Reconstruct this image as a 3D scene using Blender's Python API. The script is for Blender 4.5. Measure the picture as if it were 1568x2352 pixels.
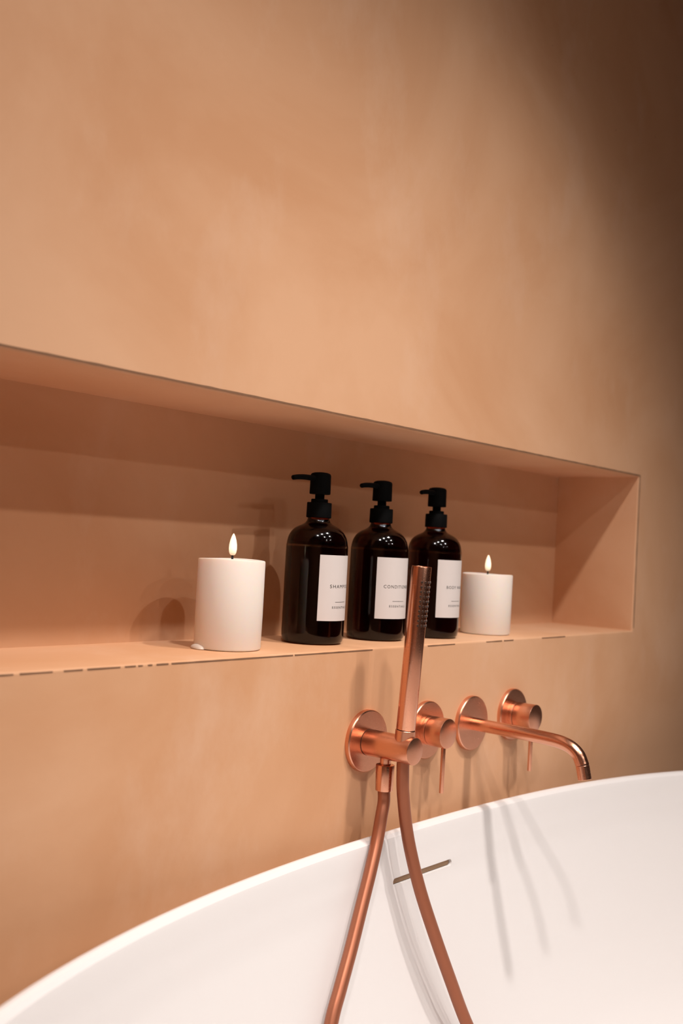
import bpy, bmesh, math, random
from mathutils import Vector, Matrix

for o in list(bpy.data.objects):
    bpy.data.objects.remove(o, do_unlink=True)
scn = bpy.context.scene
COL = scn.collection
H = 0.9                       # camera height; z values below are written relative to it
PI = math.pi

# ------------------------------------------------------------------ camera
cam_d = bpy.data.cameras.new('camera')
cam = bpy.data.objects.new('camera', cam_d)
COL.objects.link(cam)
# columns of the camera matrix: right, up, backward
cam.matrix_world = Matrix.Translation((0, -0.735, H)) @ Matrix((
    (0.644649, -0.059606, -0.762152),
    (-0.762611, 0.019512, -0.646563),
    (0.053410, 0.998031, -0.032878))).to_4x4()
cam_d.sensor_fit = 'VERTICAL'
cam_d.sensor_height = 36.0
cam_d.lens = 36.011
cam_d.clip_start = 0.02
cam_d.dof.use_dof = True
cam_d.dof.focus_distance = 1.15
cam_d.dof.aperture_fstop = 4.5
scn.camera = cam

# ------------------------------------------------------------------ world, ceiling spots, exposure
w = bpy.data.worlds.new('world'); scn.world = w; w.use_nodes = True
w.node_tree.nodes['Background'].inputs[0].default_value = (1.0, 0.8, 0.65, 1)
w.node_tree.nodes['Background'].inputs[1].default_value = 0.0
scn.view_settings.view_transform = 'Standard'
scn.view_settings.look = 'None'
scn.view_settings.gamma = 1.0
scn.view_settings.exposure = -0.9
scn.view_settings.use_curve_mapping = False

CEIL = 2.45
WARM = (1.0, 0.92, 0.87)

SPOTS = []
def spot(loc, aim, power, half, blend=1.0, radius=0.022):
    SPOTS.append(loc)
    l = bpy.data.lights.new('ceiling_spot', 'SPOT')
    l.energy = power; l.color = WARM
    l.spot_size = math.radians(half * 2); l.spot_blend = blend
    l.shadow_soft_size = radius
    o = bpy.data.objects.new('ceiling_spot', l); COL.objects.link(o)
    o.location = loc
    o.rotation_euler = (Vector(aim) - Vector(loc)).to_track_quat('-Z', 'Y').to_euler()

LZ = CEIL - 0.03
spot((1.13, -0.82, LZ), (1.06, -0.38, 0.20), 172, 35.5, radius=0.045)   # row nearest the wall, over the bath
spot((0.52, -0.82, LZ), (0.60, -0.36, 0.20), 135, 34, radius=0.045)
spot((-0.10, -0.82, LZ), (1.00, -0.05, 0.68), 110, 30, radius=0.045)
spot((1.20, -1.64, LZ), (1.18, -0.10, 0.42), 66, 29)           # second row
spot((0.40, -1.64, LZ), (0.50, -0.10, 0.50), 40, 36)
spot((1.20, -3.20, LZ), (1.05, 0.0, H - 0.25), 30, 28)         # far row
spot((0.25, -3.20, LZ), (0.45, 0.0, H - 0.15), 26, 34)
spot((-0.65, -1.64, LZ), (-0.65, -1.6, 0), 80, 42)             # unseen downlights added over the open floor to raise bounce light
spot((-0.65, -2.60, LZ), (-0.65, -2.6, 0), 90, 44)
spot((0.60, -2.50, LZ), (0.60, -2.5, 0), 90, 42)

# ------------------------------------------------------------------ helpers
def mat(name, base=(0.8, 0.8, 0.8), rough=0.5, metal=0.0, **kw):
    m = bpy.data.materials.new(name); m.use_nodes = True
    b = m.node_tree.nodes['Principled BSDF']
    b.inputs['Base Color'].default_value = (*base, 1)
    b.inputs['Roughness'].default_value = rough
    b.inputs['Metallic'].default_value = metal
    for k, v in kw.items():
        b.inputs[k.replace('_', ' ')].default_value = v
    return m

def nd(m, t, **kw):
    n = m.node_tree.nodes.new(t)
    for k, v in kw.items(): setattr(n, k, v)
    return n

def ln(m, a, b): m.node_tree.links.new(a, b)

def obj(name, bm, m, parent=None, sharp=35.0, kind=None):
    me = bpy.data.meshes.new(name)
    bmesh.ops.recalc_face_normals(bm, faces=bm.faces[:])
    ca = math.radians(sharp)
    for f in bm.faces: f.smooth = True
    for e in bm.edges:
        if len(e.link_faces) == 2:
            e.smooth = e.calc_face_angle(0) < ca
    bm.to_mesh(me); bm.free()
    if m: me.materials.append(m)
    o = bpy.data.objects.new(name, me); COL.objects.link(o)
    if parent: o.parent = parent
    if kind: o['kind'] = kind
    return o

def thing(name, label, cat, loc=(0, 0, 0), group=None):
    o = bpy.data.objects.new(name, None); COL.objects.link(o)
    o.location = loc; o.empty_display_size = 0.02
    o['label'] = label; o['category'] = cat
    if group: o['group'] = group
    return o

def lathe(bm, prof, seg=64, mx=None):
    """prof: list of (radius, height) from bottom to top around local Z"""
    rings = []
    for r, z in prof:
        if r < 1e-7:
            rings.append([bm.verts.new((0, 0, z))])
        else:
            rings.append([bm.verts.new((r * math.cos(2 * PI * i / seg), r * math.sin(2 * PI * i / seg), z)) for i in range(seg)])
    allv = [v for r in rings for v in r]
    for a, b in zip(rings, rings[1:]):
        if len(a) == 1 and len(b) == 1: continue
        for i in range(seg):
            j = (i + 1) % seg
            if len(a) == 1: bm.faces.new((a[0], b[i], b[j]))
            elif len(b) == 1: bm.faces.new((a[i], a[j], b[0]))
            else: bm.faces.new((a[i], a[j], b[j], b[i]))
    if mx is not None:
        for v in allv: v.co = mx @ v.co
    return allv

def cyl(bm, r, z0, z1, bev=0.0006, seg=64, mx=None, r1=None):
    r1 = r if r1 is None else r1
    prof = [(0, z0), (r - bev, z0), (r - bev * 0.3, z0 + bev * 0.3), (r, z0 + bev),
            (r1, z1 - bev), (r1 - bev * 0.3, z1 - bev * 0.3), (r1 - bev, z1), (0, z1)]
    return lathe(bm, prof, seg, mx)

def axis_mx(p, d):
    """matrix that sends local Z to direction d at point p"""
    q = Vector(d).to_track_quat('Z', 'Y')
    return Matrix.Translation(p) @ q.to_matrix().to_4x4()

def catmull(pts, n=10):
    P = [Vector(p) for p in pts]
    P = [P[0] * 2 - P[1]] + P + [P[-1] * 2 - P[-2]]
    out = []
    for i in range(1, len(P) - 2):
        for k in range(n):
            t = k / n
            a, b, c, d = P[i - 1], P[i], P[i + 1], P[i + 2]
            out.append(0.5 * ((2 * b) + (c - a) * t + (2 * a - 5 * b + 4 * c - d) * t * t + (3 * b - a - 3 * c + d) * t ** 3))
    out.append(P[-2].copy())
    return out

def sweep(bm, path, r, seg=32, caps=True):
    path = [Vector(p) for p in path]
    n = len(path)
    rad = r if callable(r) else (lambda t: r)
    tg = []
    for i in range(n):
        a = path[max(0, i - 1)]; b = path[min(n - 1, i + 1)]
        tg.append((b - a).normalized())
    up = tg[0].orthogonal().normalized()
    rings = []
    for i in range(n):
        up = (up - tg[i] * up.dot(tg[i])).normalized()
        sd = tg[i].cross(up)
        rr = rad(i / (n - 1))
        rings.append([bm.verts.new(path[i] + (up * math.cos(2 * PI * k / seg) + sd * math.sin(2 * PI * k / seg)) * rr) for k in range(seg)])
    for a, b in zip(rings, rings[1:]):
        for k in range(seg):
            bm.faces.new((a[k], a[(k + 1) % seg], b[(k + 1) % seg], b[k]))
    if caps:
        bm.faces.new(rings[0][::-1]); bm.faces.new(rings[-1])

def box(bm, x0, x1, y0, y1, z0, z1):
    v = [bm.verts.new((x, y, z)) for x in (x0, x1) for y in (y0, y1) for z in (z0, z1)]
    for f in ((0, 1, 3, 2), (4, 6, 7, 5), (0, 4, 5, 1), (2, 3, 7, 6), (0, 2, 6, 4), (1, 5, 7, 3)):
        bm.faces.new([v[i] for i in f])
    return v

# ------------------------------------------------------------------ materials
def plaster_mat():
    m = mat('tadelakt_plaster', rough=0.55)
    b = m.node_tree.nodes['Principled BSDF']
    geo = nd(m, 'ShaderNodeNewGeometry')
    mp = nd(m, 'ShaderNodeMapping'); mp.inputs['Scale'].default_value = (1, 1, 1)
    ln(m, geo.outputs['Position'], mp.inputs['Vector'])
    n1 = nd(m, 'ShaderNodeTexNoise'); n1.inputs['Scale'].default_value = 2.6
    n1.inputs['Detail'].default_value = 7; n1.inputs['Roughness'].default_value = 0.55
    n1.inputs['Distortion'].default_value = 0.8
    ln(m, mp.outputs[0], n1.inputs['Vector'])
    r1 = nd(m, 'ShaderNodeValToRGB')
    r1.color_ramp.elements[0].position = 0.36; r1.color_ramp.elements[0].color = (0.615, 0.325, 0.170, 1)
    r1.color_ramp.elements[1].position = 0.64; r1.color_ramp.elements[1].color = (0.70, 0.412, 0.243, 1)
    ln(m, n1.outputs['Fac'], r1.inputs[0])
    # chalky scuffs
    mp2 = nd(m, 'ShaderNodeMapping'); mp2.inputs['Scale'].default_value = (7, 7, 4)
    mp2.inputs['Rotation'].default_value = (0, 0.6, 0)
    ln(m, geo.outputs['Position'], mp2.inputs['Vector'])
    n2 = nd(m, 'ShaderNodeTexNoise'); n2.inputs['Scale'].default_value = 1.0
    n2.inputs['Detail'].default_value = 9; n2.inputs['Roughness'].default_value = 0.65
    ln(m, mp2.outputs[0], n2.inputs['Vector'])
    r2 = nd(m, 'ShaderNodeMapRange'); r2.inputs['From Min'].default_value = 0.53; r2.inputs['From Max'].default_value = 0.8
    r2.inputs['To Max'].default_value = 0.35
    ln(m, n2.outputs['Fac'], r2.inputs['Value'])
    mx = nd(m, 'ShaderNodeMix', data_type='RGBA')
    ln(m, r2.outputs[0], mx.inputs['Factor'])
    ln(m, r1.outputs[0], mx.inputs['A']); mx.inputs['B'].default_value = (0.77, 0.55, 0.41, 1)
    # rare pin holes
    vo = nd(m, 'ShaderNodeTexVoronoi'); vo.inputs['Scale'].default_value = 9.0
    ln(m, geo.outputs['Position'], vo.inputs['Vector'])
    r3 = nd(m, 'ShaderNodeMapRange'); r3.inputs['From Min'].default_value = 0.006; r3.inputs['From Max'].default_value = 0.014
    r3.inputs['To Min'].default_value = 0.6; r3.inputs['To Max'].default_value = 0.0
    ln(m, vo.outputs['Distance'], r3.inputs['Value'])
    mx2 = nd(m, 'ShaderNodeMix', data_type='RGBA')
    ln(m, r3.outputs[0], mx2.inputs['Factor'])
    ln(m, mx.outputs['Result'], mx2.inputs['A']); mx2.inputs['B'].default_value = (0.10, 0.045, 0.02, 1)
    ln(m, mx2.outputs['Result'], b.inputs['Base Color'])
    # fine relief
    n4 = nd(m, 'ShaderNodeTexNoise'); n4.inputs['Scale'].default_value = 14; n4.inputs['Detail'].default_value = 8
    n4.inputs['Roughness'].default_value = 0.6
    ln(m, geo.outputs['Position'], n4.inputs['Vector'])
    bp = nd(m, 'ShaderNodeBump'); bp.inputs['Strength'].default_value = 0.16; bp.inputs['Distance'].default_value = 0.004
    ln(m, n4.outputs['Fac'], bp.inputs['Height']); ln(m, bp.outputs[0], b.inputs['Normal'])
    b.inputs['Specular IOR Level'].default_value = 0.35
    return m

PLASTER = plaster_mat()

def copper_mat(name, base, rough):
    m = mat(name, base, rough, 1.0)
    b = m.node_tree.nodes['Principled BSDF']
    tc = nd(m, 'ShaderNodeTexCoord')
    mp = nd(m, 'ShaderNodeMapping'); mp.inputs['Scale'].default_value = (900, 60, 900)
    ln(m, tc.outputs['Object'], mp.inputs['Vector'])
    n = nd(m, 'ShaderNodeTexNoise'); n.inputs['Scale'].default_value = 1; n.inputs['Detail'].default_value = 3
    ln(m, mp.outputs[0], n.inputs['Vector'])
    r = nd(m, 'ShaderNodeMapRange'); r.inputs['To Min'].default_value = rough - 0.06; r.inputs['To Max'].default_value = rough + 0.08
    ln(m, n.outputs['Fac'], r.inputs['Value']); ln(m, r.outputs[0], b.inputs['Roughness'])
    return m

COPPER = copper_mat('brushed_copper', (0.77, 0.375, 0.24), 0.29)
COPPER_TUBE = copper_mat('brushed_copper_tube', (0.77, 0.375, 0.24), 0.24)
HOSE = mat('copper_hose', (0.36, 0.125, 0.065), 0.40, 0.6)
DARKGAP = mat('dark_seam', (0.03, 0.012, 0.006), 0.8)
TUBM = mat('white_solid_surface', (0.77, 0.75, 0.74), 0.38)
LINER = mat('overflow_liner', (0.36, 0.22, 0.12), 0.6)
WAX = mat('ivory_wax', (0.80, 0.715, 0.64), 0.5)
wb = WAX.node_tree.nodes['Principled BSDF']
wb.inputs['Subsurface Weight'].default_value = 0.5
wb.inputs['Subsurface Radius'].default_value = (0.02, 0.010, 0.005)
wb.inputs['Subsurface Scale'].default_value = 0.5
WAX_DRIP = mat('thin_wax_drip', (0.74, 0.64, 0.54), 0.45)
WICK = mat('black_wick', (0.006, 0.005, 0.005), 0.7)
FLAME = bpy.data.materials.new('led_flame'); FLAME.use_nodes = True
fb = FLAME.node_tree.nodes['Principled BSDF']
fb.inputs['Base Color'].default_value = (0.9, 0.75, 0.55, 1)
fb.inputs['Emission Color'].default_value = (1.0, 0.78, 0.52, 1)
tcf = nd(FLAME, 'ShaderNodeTexCoord'); sx = nd(FLAME, 'ShaderNodeSeparateXYZ')
ln(FLAME, tcf.outputs['Object'], sx.inputs[0])
mr = nd(FLAME, 'ShaderNodeMapRange'); mr.inputs['From Min'].default_value = 0.0; mr.inputs['From Max'].default_value = 0.008
mr.inputs['To Min'].default_value = 0.12; mr.inputs['To Max'].default_value = 2.2
ln(FLAME, sx.outputs['Z'], mr.inputs['Value']); ln(FLAME, mr.outputs[0], fb.inputs['Emission Strength'])
BLACKP = mat('black_matte_plastic', (0.0025, 0.0025, 0.0025), 0.7, Specular_IOR_Level=0.06)
LABEL = mat('label_paper', (0.68, 0.62, 0.59), 0.55)
INK = mat('label_ink', (0.03, 0.025, 0.022), 0.6)
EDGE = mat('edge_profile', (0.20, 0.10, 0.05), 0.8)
NOZ = mat('nozzle_rubber', (0.05, 0.028, 0.02), 0.4)

GLASS = bpy.data.materials.new('amber_glass'); GLASS.use_nodes = True
gb = GLASS.node_tree.nodes['Principled BSDF']
gb.inputs['Base Color'].default_value = (0.9, 0.55, 0.3, 1)
gb.inputs['Roughness'].default_value = 0.09
gb.inputs['IOR'].default_value = 1.45
gb.inputs['Specular IOR Level'].default_value = 0.4
gb.inputs['Transmission Weight'].default_value = 1.0
va = nd(GLASS, 'ShaderNodeVolumeAbsorption')
va.inputs['Color'].default_value = (0.62, 0.22, 0.03, 1); va.inputs['Density'].default_value = 170
ln(GLASS, va.outputs[0], GLASS.node_tree.nodes['Material Output'].inputs['Volume'])

# ------------------------------------------------------------------ room shell
RX0, RX1, RY = -1.3, 1.97, -3.6
NX0, NX1 = -0.75, 1.636            # niche
NZ0, NZ1 = H - 0.1160, H + 0.1425
ND = 0.151

bm = bmesh.new()
xs = [RX0, NX0, NX1, RX1]; zs = [0, NZ0, NZ1, CEIL]
G = [[bm.verts.new((x, 0, z)) for z in zs] for x in xs]
for i in range(3):
    for k in range(3):
        if i == 1 and k == 1: continue
        bm.faces.new((G[i][k], G[i + 1][k], G[i + 1][k + 1], G[i][k + 1]))
hole = [G[1][1], G[2][1], G[2][2], G[1][2]]
back = [bm.verts.new((v.co.x, ND, v.co.z)) for v in hole]
for i in range(4):
    j = (i + 1) % 4
    bm.faces.new((hole[i], hole[j], back[j], back[i]))
bm.faces.new(back)
bm.edges.ensure_lookup_table()
front = [e for e in bm.edges if e.verts[0] in hole and e.verts[1] in hole]
bmesh.ops.bevel(bm, geom=front, offset=0.0035, segments=4, profile=0.5, affect='EDGES')
o = obj('wall_back', bm, PLASTER, kind='structure')
o['label'] = 'beige plaster wall with a long recessed niche above the bath'

def slab(name, x0, x1, y0, y1, z0, z1, label, m=PLASTER):
    b = bmesh.new(); box(b, x0, x1, y0, y1, z0, z1)
    q = obj(name, b, m, kind='structure'); q['label'] = label
    return q
BOUNCE_CUT = mat('dark_bounce_cut', (0.045, 0.02, 0.01), 0.6)  # dark tone given to unseen room surfaces to cut bounce light and reflections
slab('floor', RX0, RX1, RY, 0.0, -0.05, 0.0, 'plaster bathroom floor below the bath')
ceil = slab('ceiling', RX0, RX1, RY, 0.0, CEIL, CEIL + 0.05, 'unseen bathroom ceiling with small downlights, made dark to cut bounce light', BOUNCE_CUT)
RING = mat('downlight_ring', (0.02, 0.02, 0.02), 0.5)
LENS = mat('downlight_lens', (0.9, 0.9, 0.9), 0.3)
lb_ = LENS.node_tree.nodes['Principled BSDF']
lb_.inputs['Emission Color'].default_value = (*WARM, 1); lb_.inputs['Emission Strength'].default_value = 120
for p in SPOTS:
    b = bmesh.new(); lathe(b, [(0.0224, -0.0002), (0.038, -0.0002), (0.038, -0.008), (0.032, -0.012), (0.025, -0.012), (0.0224, -0.0002)], 32, Matrix.Translation((p[0], p[1], CEIL)))
    rg = obj('downlight_ring', b, RING, ceil)
    b = bmesh.new(); lathe(b, [(0, -0.0030), (0.0220, -0.0030), (0.0220, -0.0006), (0, -0.0006)], 32, Matrix.Translation((p[0], p[1], CEIL)))
    obj('downlight_lens', b, LENS, rg)
slab('wall_left', RX0 - 0.05, RX0, RY, 0.0, 0, CEIL, 'plaster side wall left of the bath')
slab('wall_right', RX1, RX1 + 0.05, RY, 0.0, 0, CEIL, 'unseen side wall beyond the bath, made dark to cut bounce light', BOUNCE_CUT)
slab('wall_front', RX0, RX1, RY - 0.05, RY, 0, CEIL, 'unseen wall behind the viewer, made dark to cut bounce light', BOUNCE_CUT)

# edge profiles showing through the plaster along the niche edges
rnd = random.Random(4)
def seam(name, pts, wid, label, breaks=None, axis='x'):
    """thin strip following pts (a list of points on the niche edge) with uneven width"""
    b = bmesh.new()
    for (a, c) in pts:
        a = Vector(a); c = Vector(c)
        n = max(2, int((c - a).length / 0.012))
        prev = None
        for i in range(n + 1):
            p = a.lerp(c, i / n)
            h = wid * (0.75 + 0.5 * rnd.random())
            if axis == 'x':
                cs = [(0, -h / 2), (-0.0006, -h / 2), (-0.0006, h / 2), (0, h / 2)]
                ring = [b.verts.new((p.x, p.y + d0, p.z + d1)) for d0, d1 in cs]
            else:
                cs = [(0, -h / 2), (-0.0006, -h / 2), (-0.0006, h / 2), (0, h / 2)]
                ring = [b.verts.new((p.x + d1, p.y + d0, p.z)) for d0, d1 in cs]
            if prev:
                for k in range(4):
                    b.faces.new((prev[k], prev[(k + 1) % 4], ring[(k + 1) % 4], ring[k]))
            else: b.faces.new(ring)
            prev = ring
        b.faces.new(prev[::-1])
    q = obj(name, b, EDGE, kind='structure'); q['label'] = label
    return q
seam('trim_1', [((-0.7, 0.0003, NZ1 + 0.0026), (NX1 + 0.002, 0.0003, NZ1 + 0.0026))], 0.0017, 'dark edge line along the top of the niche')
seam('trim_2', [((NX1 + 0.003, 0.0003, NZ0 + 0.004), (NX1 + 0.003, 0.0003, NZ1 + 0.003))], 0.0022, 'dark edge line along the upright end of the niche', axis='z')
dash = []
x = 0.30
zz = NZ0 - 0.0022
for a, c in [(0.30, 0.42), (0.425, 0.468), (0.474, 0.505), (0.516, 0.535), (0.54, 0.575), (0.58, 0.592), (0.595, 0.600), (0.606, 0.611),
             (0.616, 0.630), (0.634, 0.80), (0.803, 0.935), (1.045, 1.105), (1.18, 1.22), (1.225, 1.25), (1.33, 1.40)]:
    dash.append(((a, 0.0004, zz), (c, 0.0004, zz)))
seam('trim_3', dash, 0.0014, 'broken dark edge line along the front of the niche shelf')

# ------------------------------------------------------------------ bathtub
TX, TA, TB, TN, TG = 1.01, 0.84, 0.42, 2.4, -0.012
TY = TG - TB
RIM = H - 0.325
def sup(t, a, b, n):
    ct, st = math.cos(t), math.sin(t)
    return (a * math.copysign(abs(ct) ** (2 / n), ct), b * math.copysign(abs(st) ** (2 / n), st))

tub = thing('bathtub', 'white oval freestanding bathtub with a thin rounded rim against the wall', 'bathtub', (TX, TY, 0))
SEG = 220
# (inset from the outer rim, z, exponent)
prof = [(0.30, 0.012, 2.2), (0.115, 0.012, 2.2), (0.105, 0.02, 2.2), (0.085, 0.12, 2.25), (0.055, 0.30, 2.3), (0.02, 0.48, 2.38), (0.004, RIM - 0.03, 2.4)]
for k in range(7):                       # rounded rim
    a = PI * k / 6
    prof.append((0.0095 - 0.0095 * math.cos(a), RIM - 0.0095 + 0.0095 * math.sin(a), 2.4))
prof += [(0.0205, RIM - 0.025, 2.4), (0.0230, RIM - 0.040, 2.4), (0.0245, RIM - 0.0475, 2.4), (0.0257, RIM - 0.0585, 2.4), (0.0285, RIM - 0.070, 2.4), (0.040, RIM - 0.12, 2.38), (0.060, RIM - 0.20, 2.33), (0.084, RIM - 0.28, 2.28),
         (0.105, RIM - 0.325, 2.22), (0.135, RIM - 0.365, 2.15), (0.175, RIM - 0.388, 2.1), (0.23, RIM - 0.395, 2.05), (0.32, RIM - 0.397, 2.0)]
bm = bmesh.new()
rings = []
for ins, z, n in prof:
    # even parameter steps bunch up at the corners of a superellipse; good enough with this many segments
    rings.append([bm.verts.new((*sup(2 * PI * i / SEG + 1e-4, TA - ins, TB - ins, n), z)) for i in range(SEG)])
for a, b in zip(rings, rings[1:]):
    for i in range(SEG):
        bm.faces.new((a[i], a[(i + 1) % SEG], b[(i + 1) % SEG], b[i]))
bm.faces.new(rings[0][::-1]); bm.faces.new(rings[-1])
shell = obj('tub_shell', bm, TUBM, tub, sharp=50)
# overflow slot, cut through the inner skin
SX, SZ, SW, SH = -0.004, RIM - 0.0530, 0.118, 0.0080
def slot_prism(w_, h_, y0, y1):
    b = bmesh.new(); pts = []
    r = h_ / 2
    for k in range(9): a = -PI / 2 + PI * k / 8; pts.append((w_ / 2 - r + r * math.cos(a), r * math.sin(a)))
    for k in range(9): a = PI / 2 + PI * k / 8; pts.append((-w_ / 2 + r + r * math.cos(a), r * math.sin(a)))
    f0 = [b.verts.new((SX + p, y0, SZ + q)) for p, q in pts]; f1 = [b.verts.new((SX + p, y1, SZ + q)) for p, q in pts]
    b.faces.new(f0); b.faces.new(f1[::-1])
    for i in range(len(pts)):
        j = (i + 1) % len(pts); b.faces.new((f0[i], f1[i], f1[j], f0[j]))
    return b
yin = TB - 0.026
cutter = obj('cutter', slot_prism(SW, SH, yin - 0.03, yin + 0.012), None)
cutter.location = (TX, TY, 0)
md = shell.modifiers.new('slot', 'BOOLEAN'); md.operation = 'DIFFERENCE'; md.object = cutter; md.solver = 'EXACT'
bpy.context.view_layer.update()
dg = bpy.context.evaluated_depsgraph_get()
me = bpy.data.meshes.new_from_object(shell.evaluated_get(dg))
shell.modifiers.clear(); shell.data = me
bq = bmesh.new(); bq.from_mesh(me)
for f in bq.faces: f.smooth = True
for e in bq.edges:
    if len(e.link_faces) == 2: e.smooth = e.calc_face_angle(0) < math.radians(28)
bq.to_mesh(me); bq.free()
bpy.data.objects.remove(cutter, do_unlink=True)
liner = obj('overflow_slot', slot_prism(SW - 0.0012, SH - 0.0012, yin + 0.0045, yin + 0.0115), LINER, tub)
liner['label'] = 'narrow overflow slot in the inner side'

# ------------------------------------------------------------------ copper fittings
FZ = H - 0.2215
OUT = (0, -1, 0)
def rosette(par, x, z, r=0.0354, t=0.0062):
    b = bmesh.new()
    prof = [(0, 0.0), (r, 0.0), (r, t - 0.0016), (r - 0.0004, t - 0.0007), (r - 0.0014, t), (0, t)]
    lathe(b, prof, 96, axis_mx((x, 0, z), OUT))
    return obj('rosette', b, COPPER, par)

def zcyl(name, par, r, x, z, y0, y1, m=COPPER, bev=0.0007):
    b = bmesh.new()
    cyl(b, r, 0, y0 - y1, bev, 72, axis_mx((x, y0, z), OUT))
    return obj(name, b, m, par)

def tap_handle(x, z, knob_end, label):
    t = thing('tap_handle', label, 'tap handle', group='tap handles beside the bath spout')
    rosette(t, x, z)
    zcyl('sleeve', t, 0.0178, x, z, -0.005, -0.0118)
    zcyl('seam_ring', t, 0.0170, x, z, -0.0110, -0.0128, DARKGAP)
    kn = zcyl('knob', t, 0.0181, x, z, -0.0124, knob_end, bev=0.0008)
    b = bmesh.new()
    ly = knob_end + 0.0062
    cyl(b, 0.0028, 0, 0.060, 0.0006, 24, axis_mx((x, ly, z - 0.0125), (0, 0, -1)))
    obj('lever', b, COPPER, t)
    return t
tap_handle(1.047, FZ + 0.0005, -0.0355, 'copper tap handle with a thin hanging lever between shower holder and spout')
tap_handle(1.2516, FZ + 0.0010, -0.0395, 'copper tap handle with a thin hanging lever behind the spout, farthest along the wall')

sp = thing('bath_spout', 'long copper wall spout bending down over the bath rim', 'bath spout')
rosette(sp, 1.1485, FZ - 0.001)
b = bmesh.new()
path = catmull([(1.1485, -0.004, H - 0.2232), (1.1485, -0.04, H - 0.2234), (1.1485, -0.08, H - 0.2238), (1.1485, -0.115, H - 0.2248),
                (1.1485, -0.134, H - 0.2264), (1.1485, -0.1475, H - 0.2305), (1.1485, -0.1570, H - 0.2378), (1.1485, -0.1620, H - 0.2472), (1.1485, -0.1628, H - 0.2490)], 8)
sweep(b, path, 0.0082, 40)
obj('spout_tube', b, COPPER_TUBE, sp)
tipd = Vector((0, -0.24, -0.97)).normalized()
p0 = Vector((1.1485, -0.1628, H - 0.2490))
b = bmesh.new(); cyl(b, 0.0078, -0.0005, 0.0006, 0.0002, 40, axis_mx(p0, tipd)); obj('seam_ring', b, DARKGAP, sp)
b = bmesh.new()
lathe(b, [(0, 0.0005), (0.0078, 0.0005), (0.0082, 0.001), (0.0082, 0.0168), (0.0078, 0.0172), (0.0068, 0.0172), (0.0066, 0.012), (0, 0.012)], 48, axis_mx(p0, tipd))
obj('aerator_tip', b, COPPER_TUBE, sp)

BX = 0.929
ho = thing('shower_holder', 'copper wall bracket with round plate holding the hand shower', 'shower holder')
rosette(ho, BX, FZ)
zcyl('arm', ho, 0.0150, BX, FZ - 0.001, -0.005, -0.0715, bev=0.0006)
zcyl('seam_ring', ho, 0.01515, BX, FZ - 0.001, -0.0060, -0.0068, DARKGAP, bev=0.0002)
# cradle socket on the arm
tilt = Vector((0.0, -0.058, 1.0)).normalized()
hp = Vector((BX, -0.0570, H - 0.2060))           # socket axis where it leaves the arm
b = bmesh.new()
lathe(b, [(0, -0.012), (0.0113, -0.012), (0.0113, 0.0050), (0.0110, 0.0054), (0.0095, 0.0054), (0, 0.0045)], 56, axis_mx(hp, tilt))
obj('socket', b, COPPER, ho)
# outlet under the arm
ox, oy = BX, -0.0315
b = bmesh.new(); cyl(b, 0.0062, H - 0.246, H - 0.230, 0.0004, 40, Matrix.Translation((ox, oy, 0))); obj('outlet_neck', b, COPPER, ho)
b = bmesh.new()
cyl(b, 0.0098, H - 0.2725, H - 0.2435, 0.0007, 56, Matrix.Translation((ox, oy, 0)), r1=0.0106)
obj('hose_nut', b, COPPER_TUBE, ho)

# hand shower
hs = thing('hand_shower', 'slim copper stick hand shower standing upright in its wall bracket', 'hand shower', tuple(hp + tilt * 0.0052))
b = bmesh.new()
L = 0.1830
lathe(b, [(0, 0.0010), (0.0104, 0.0010), (0.0108, 0.0016), (0.0109, 0.09), (0.0111, L - 0.0008), (0.0107, L), (0.0098, L), (0.0096, L - 0.0006), (0, L - 0.0006)], 64, axis_mx((0, 0, 0), tilt))
obj('handle_body', b, COPPER_TUBE, hs)
b = bmesh.new(); cyl(b, 0.0103, -0.0006, 0.0014, 0.0002, 56, axis_mx((0, 0, 0), tilt)); obj('seam_ring', b, DARKGAP, hs)
nb = bmesh.new()
lathe(nb, [(0.00135, -0.0004), (0.00135, 0.0006), (0.00105, 0.0011), (0.0006, 0.0011), (0.00045, 0.0005), (0, 0.0004)], 12)
nme = None
rx = Vector((1, 0, 0)); ry = tilt.cross(rx).normalized()      # ry points towards +y
for row in range(10):
    s = 0.1180 + row * 0.00535
    for col in range(5):
        a = math.radians((col - 2) * 22.0)
        d = (-ry * math.cos(a) + rx * math.sin(a))
        p = tilt * s + d * 0.0109
        if nme is None:
            n0 = obj('nozzle', nb, NOZ, hs); nme = n0.data; q = n0
        else:
            q = n0.copy(); COL.objects.link(q); q.parent = hs
        q.matrix_local = axis_mx(p, d)

# hose: from the nut down into the bath and back up through the arm to the hand shower
left = [(BX, oy, -0.2722), (0.9285, -0.0325, -0.2850), (0.9232, -0.0345, -0.2975), (0.9115, -0.0390, -0.3234), (0.8930, -0.0460, -0.3517), (0.8712, -0.0535, -0.3825),
        (0.8446, -0.0630, -0.4186), (0.8199, -0.0715, -0.4489), (0.7998, -0.0785, -0.4755)]
loop = [(0.765, -0.095, -0.535), (0.735, -0.125, -0.600), (0.735, -0.190, -0.665), (0.80, -0.270, -0.7065), (0.93, -0.315, -0.7125), (1.06, -0.285, -0.709),
        (1.105, -0.215, -0.682), (1.085, -0.150, -0.630)]
right = [(1.0420, -0.112, -0.5800), (1.0175, -0.1000, -0.5368), (0.9901, -0.0900, -0.4773), (0.9700, -0.0800, -0.4265), (0.9559, -0.0700, -0.3824), (0.9470, -0.0620, -0.3440),
         (0.9410, -0.0565, -0.3107), (0.9340, -0.0545, -0.2715), (0.9310, -0.0549, -0.2480), (0.9302, -0.0551, -0.2360)]
b = bmesh.new()
sweep(b, catmull([(x_, y_, z_ + H) for x_, y_, z_ in left + loop + right], 12), 0.0071, 28)
hose = obj('shower_hose', b, HOSE)
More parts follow.
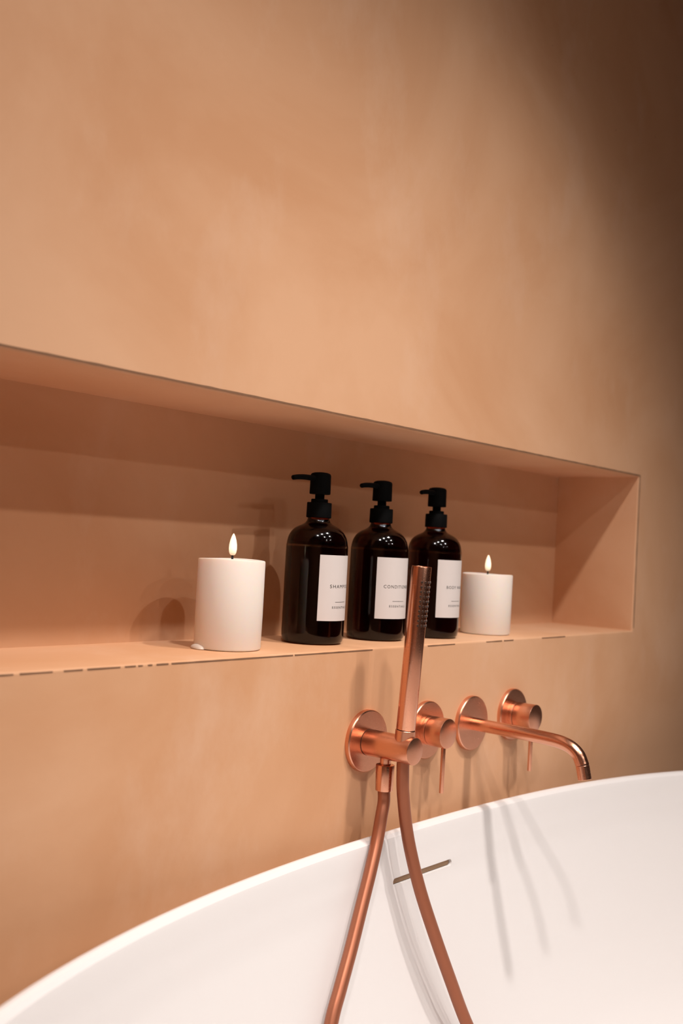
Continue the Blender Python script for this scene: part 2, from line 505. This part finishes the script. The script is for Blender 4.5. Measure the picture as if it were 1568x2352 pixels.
hose['label'] = 'copper-coloured smooth hose hanging in a loop into the bath'
hose['category'] = 'shower hose'

# ------------------------------------------------------------------ candles
SHELF = NZ0
def candle(x, y, r, h, label, drip=False):
    t = thing('pillar_candle', label, 'candle', (x, y, SHELF), 'pillar candles on the niche shelf')
    b = bmesh.new()
    vs = lathe(b, [(0, 0.0004), (r - 0.002, 0.0004), (r - 0.0006, 0.001), (r, 0.0028), (r + 0.0002, h * 0.4), (r, h - 0.0012), (r - 0.0006, h - 0.0002), (r - 0.0016, h),
                   (r - 0.0060, h - 0.0010), (r - 0.010, h - 0.0030), (r * 0.3, h - 0.0042), (0, h - 0.0044)], 96)
    for v in vs:                                   # hand-poured, slightly uneven
        a = math.atan2(v.co.y, v.co.x)
        k = 1 + 0.004 * math.sin(2 * a + 1 + v.co.z * 30) + 0.003 * math.sin(3 * a + v.co.z * 55)
        v.co.x *= k; v.co.y *= k
        if v.co.z > h * 0.9: v.co.z += 0.0006 * math.sin(a * 2 + x * 9)
    obj('wax_body', b, WAX, t)
    b = bmesh.new(); sweep(b, [(0, 0, h - 0.006), (0.0002, 0, h), (0.0003, 0, h + 0.0055)], 0.0012, 12)
    obj('wick', b, WICK, t)
    b = bmesh.new()
    fl = [(0, 0), (0.0016, 0.0001), (0.0030, 0.0012), (0.0039, 0.0034), (0.0043, 0.0070), (0.0041, 0.0115), (0.0033, 0.0160), (0.0020, 0.0202), (0.0008, 0.0228), (0, 0.0236)]
    lathe(b, fl, 32)
    f_ = obj('flame', b, FLAME, t, sharp=80)
    f_.location = (0.0003, 0, h + 0.0040)
    f_['label'] = 'glowing white flame tip'
    if drip:
        b = bmesh.new()
        bmesh.ops.create_uvsphere(b, u_segments=24, v_segments=12, radius=1)
        for v in b.verts:
            v.co = Vector((v.co.x * 0.0125, v.co.y * 0.0056, max(v.co.z, -0.1) * 0.0044 + 0.0008))
        q = obj('wax_drip', b, WAX_DRIP, t)
        q.location = (-0.0338, 0.0092, 0)
        q.rotation_euler = (0, 0, math.radians(74))
    return t
candle(0.764, 0.063, 0.0357, 0.0955, 'tall ivory pillar candle with a wax drip at its foot, nearest the viewer', True)
candle(1.280, 0.066, 0.0362, 0.0865, 'ivory pillar candle at the far end beside the third pump bottle')

# ------------------------------------------------------------------ pump bottles
RB = 0.0368
def text_mesh(body, width, cap, R_, zc, az, name, par, spacing=1.25, weight=0.0):
    cu = bpy.data.curves.new('txt', 'FONT')
    cu.body = body; cu.align_x = 'CENTER'; cu.size = 1.0; cu.space_character = spacing
    cu.offset = weight
    cu.resolution_u = 3
    to = bpy.data.objects.new('txt', cu); COL.objects.link(to)
    bpy.context.view_layer.update()
    dg_ = bpy.context.evaluated_depsgraph_get()
    me_ = bpy.data.meshes.new_from_object(to.evaluated_get(dg_))
    bpy.data.objects.remove(to, do_unlink=True)
    b = bmesh.new(); b.from_mesh(me_); bpy.data.meshes.remove(me_)
    bmesh.ops.triangulate(b, faces=b.faces[:])
    xs_ = [v.co.x for v in b.verts]; ys_ = [v.co.y for v in b.verts]
    x0, x1, y0, y1 = min(xs_), max(xs_), min(ys_), max(ys_)
    for v in b.verts:
        s = (v.co.x - (x0 + x1) / 2) / (x1 - x0) * width
        zq = (v.co.y - (y0 + y1) / 2) / (y1 - y0) * cap + zc
        a = az + s / R_
        v.co = Vector((R_ * math.cos(a), R_ * math.sin(a), zq))
    return obj(name, b, INK, par)

def arc_patch(R0, R1, a0, a1, z0, z1, n=48):
    b = bmesh.new(); rings_ = []
    for i in range(n + 1):
        a = a0 + (a1 - a0) * i / n
        c_, s_ = math.cos(a), math.sin(a)
        rings_.append([b.verts.new((R * c_, R * s_, z)) for R, z in ((R0, z0), (R1, z0), (R1, z1), (R0, z1))])
    for p, q in zip(rings_, rings_[1:]):
        for k in range(4): b.faces.new((p[k], p[(k + 1) % 4], q[(k + 1) % 4], q[k]))
    b.faces.new(rings_[0]); b.faces.new(rings_[-1][::-1])
    return b

def bottle(x, y, label_az, spout_az, title, tw, label):
    t = thing('pump_bottle', label, 'bottle', (x, y, SHELF), 'amber pump bottles on the niche shelf')
    b = bmesh.new()
    prof = [(0, 0.0022), (0.020, 0.0018), (0.0285, 0.0004), (0.0310, 0.0004), (0.0338, 0.0014), (0.0358, 0.0040), (0.0366, 0.0085), (RB, 0.014), (RB, 0.107), (0.0366, 0.1130),
            (0.0360, 0.1185), (0.0349, 0.1235), (0.0330, 0.1280), (0.0304, 0.1318), (0.0272, 0.1348), (0.0236, 0.1370), (0.0198, 0.1389), (0.0165, 0.1408), (0.0142, 0.1432),
            (0.0130, 0.1462), (0.0126, 0.150), (0.0126, 0.160), (0, 0.160)]
    # smooth the shoulder by subdividing with a spline
    fine = []
    P = [Vector((r, z, 0)) for r, z in prof[7:21]]
    for q in catmull(P, 4): fine.append((q.x, q.y))
    lathe(b, prof[:7] + fine + prof[21:], 96)
    obj('glass_body', b, GLASS, t, sharp=50)
    half = math.radians(50)
    lb = obj('paper_label', arc_patch(RB + 0.00005, RB + 0.0003, label_az - half, label_az + half, 0.0285, 0.1045), LABEL, t)
    lb['label'] = 'plain off-white paper label with thin capitals'
    Rt = RB + 0.00042
    text_mesh(title, tw, 0.0039, Rt, 0.0685, label_az, 'title_text', lb, 1.25, 0.0)
    obj('rule_line', arc_patch(Rt - 0.0001, Rt, label_az - math.radians(15.5), label_az + math.radians(15.5), 0.0502, 0.0506, 16), INK, lb)
    text_mesh('ESSENTIALS', 0.0285, 0.0026, Rt, 0.0442, label_az, 'subtitle_text', lb, 1.3, 0.0)
    # pump
    b = bmesh.new()
    lathe(b, [(0, 0.1476), (0.0140, 0.1476), (0.0148, 0.1480), (0.0149, 0.1490), (0.0147, 0.1650), (0.0143, 0.1656), (0.0104, 0.1656), (0.0101, 0.1660), (0.0100, 0.1692), (0.0096, 0.1698), (0, 0.1698)], 64)
    obj('pump_collar', b, BLACKP, t)
    b = bmesh.new(); cyl(b, 0.0056, 0.168, 0.180, 0.0003, 40); obj('pump_stem', b, BLACKP, t)
    b = bmesh.new()
    lathe(b, [(0, 0.1756), (0.0118, 0.1756), (0.0124, 0.1760), (0.0125, 0.1770), (0.0122, 0.1975), (0.0119, 0.1990), (0.0108, 0.2003), (0.0080, 0.2013), (0.0040, 0.2018), (0, 0.2019)], 64)
    hd = obj('pump_head', b, BLACKP, t)
    b = bmesh.new()
    d = Vector((math.cos(spout_az), math.sin(spout_az), 0))
    pth = catmull([d * 0.006 + Vector((0, 0, 0.1938)), d * 0.018 + Vector((0, 0, 0.1939)), d * 0.030 + Vector((0, 0, 0.1938)), d * 0.040 + Vector((0, 0, 0.1930)),
                   d * 0.0465 + Vector((0, 0, 0.1920)), d * 0.0480 + Vector((0, 0, 0.1917)), d * 0.0487 + Vector((0, 0, 0.1915))], 6)
    def rr(tq): return 0.0034 - 0.0008 * tq if tq < 0.88 else max(0.0012, (0.0034 - 0.0008 * tq) * math.sqrt(max(0.0, 1 - ((tq - 0.88) / 0.125) ** 2)))
    sweep(b, pth, rr, 24)
    obj('pump_spout', b, BLACKP, hd)
    return t
def dg2(a): return math.radians(a)
# azimuth -90 faces straight out of the niche
bottle(0.910, 0.072, dg2(-90 + 8), dg2(180), 'SHAMPOO', 0.0370, 'brown glass pump bottle labelled SHAMPOO, next to the tall candle')
bottle(1.030, 0.072, dg2(-90 - 5), dg2(185), 'CONDITIONER', 0.0455, 'brown glass pump bottle labelled CONDITIONER, middle of the three')
bottle(1.142, 0.065, dg2(-90 + 3), dg2(189), 'BODY WASH', 0.0370, 'brown glass pump bottle labelled BODY WASH, behind the hand shower')
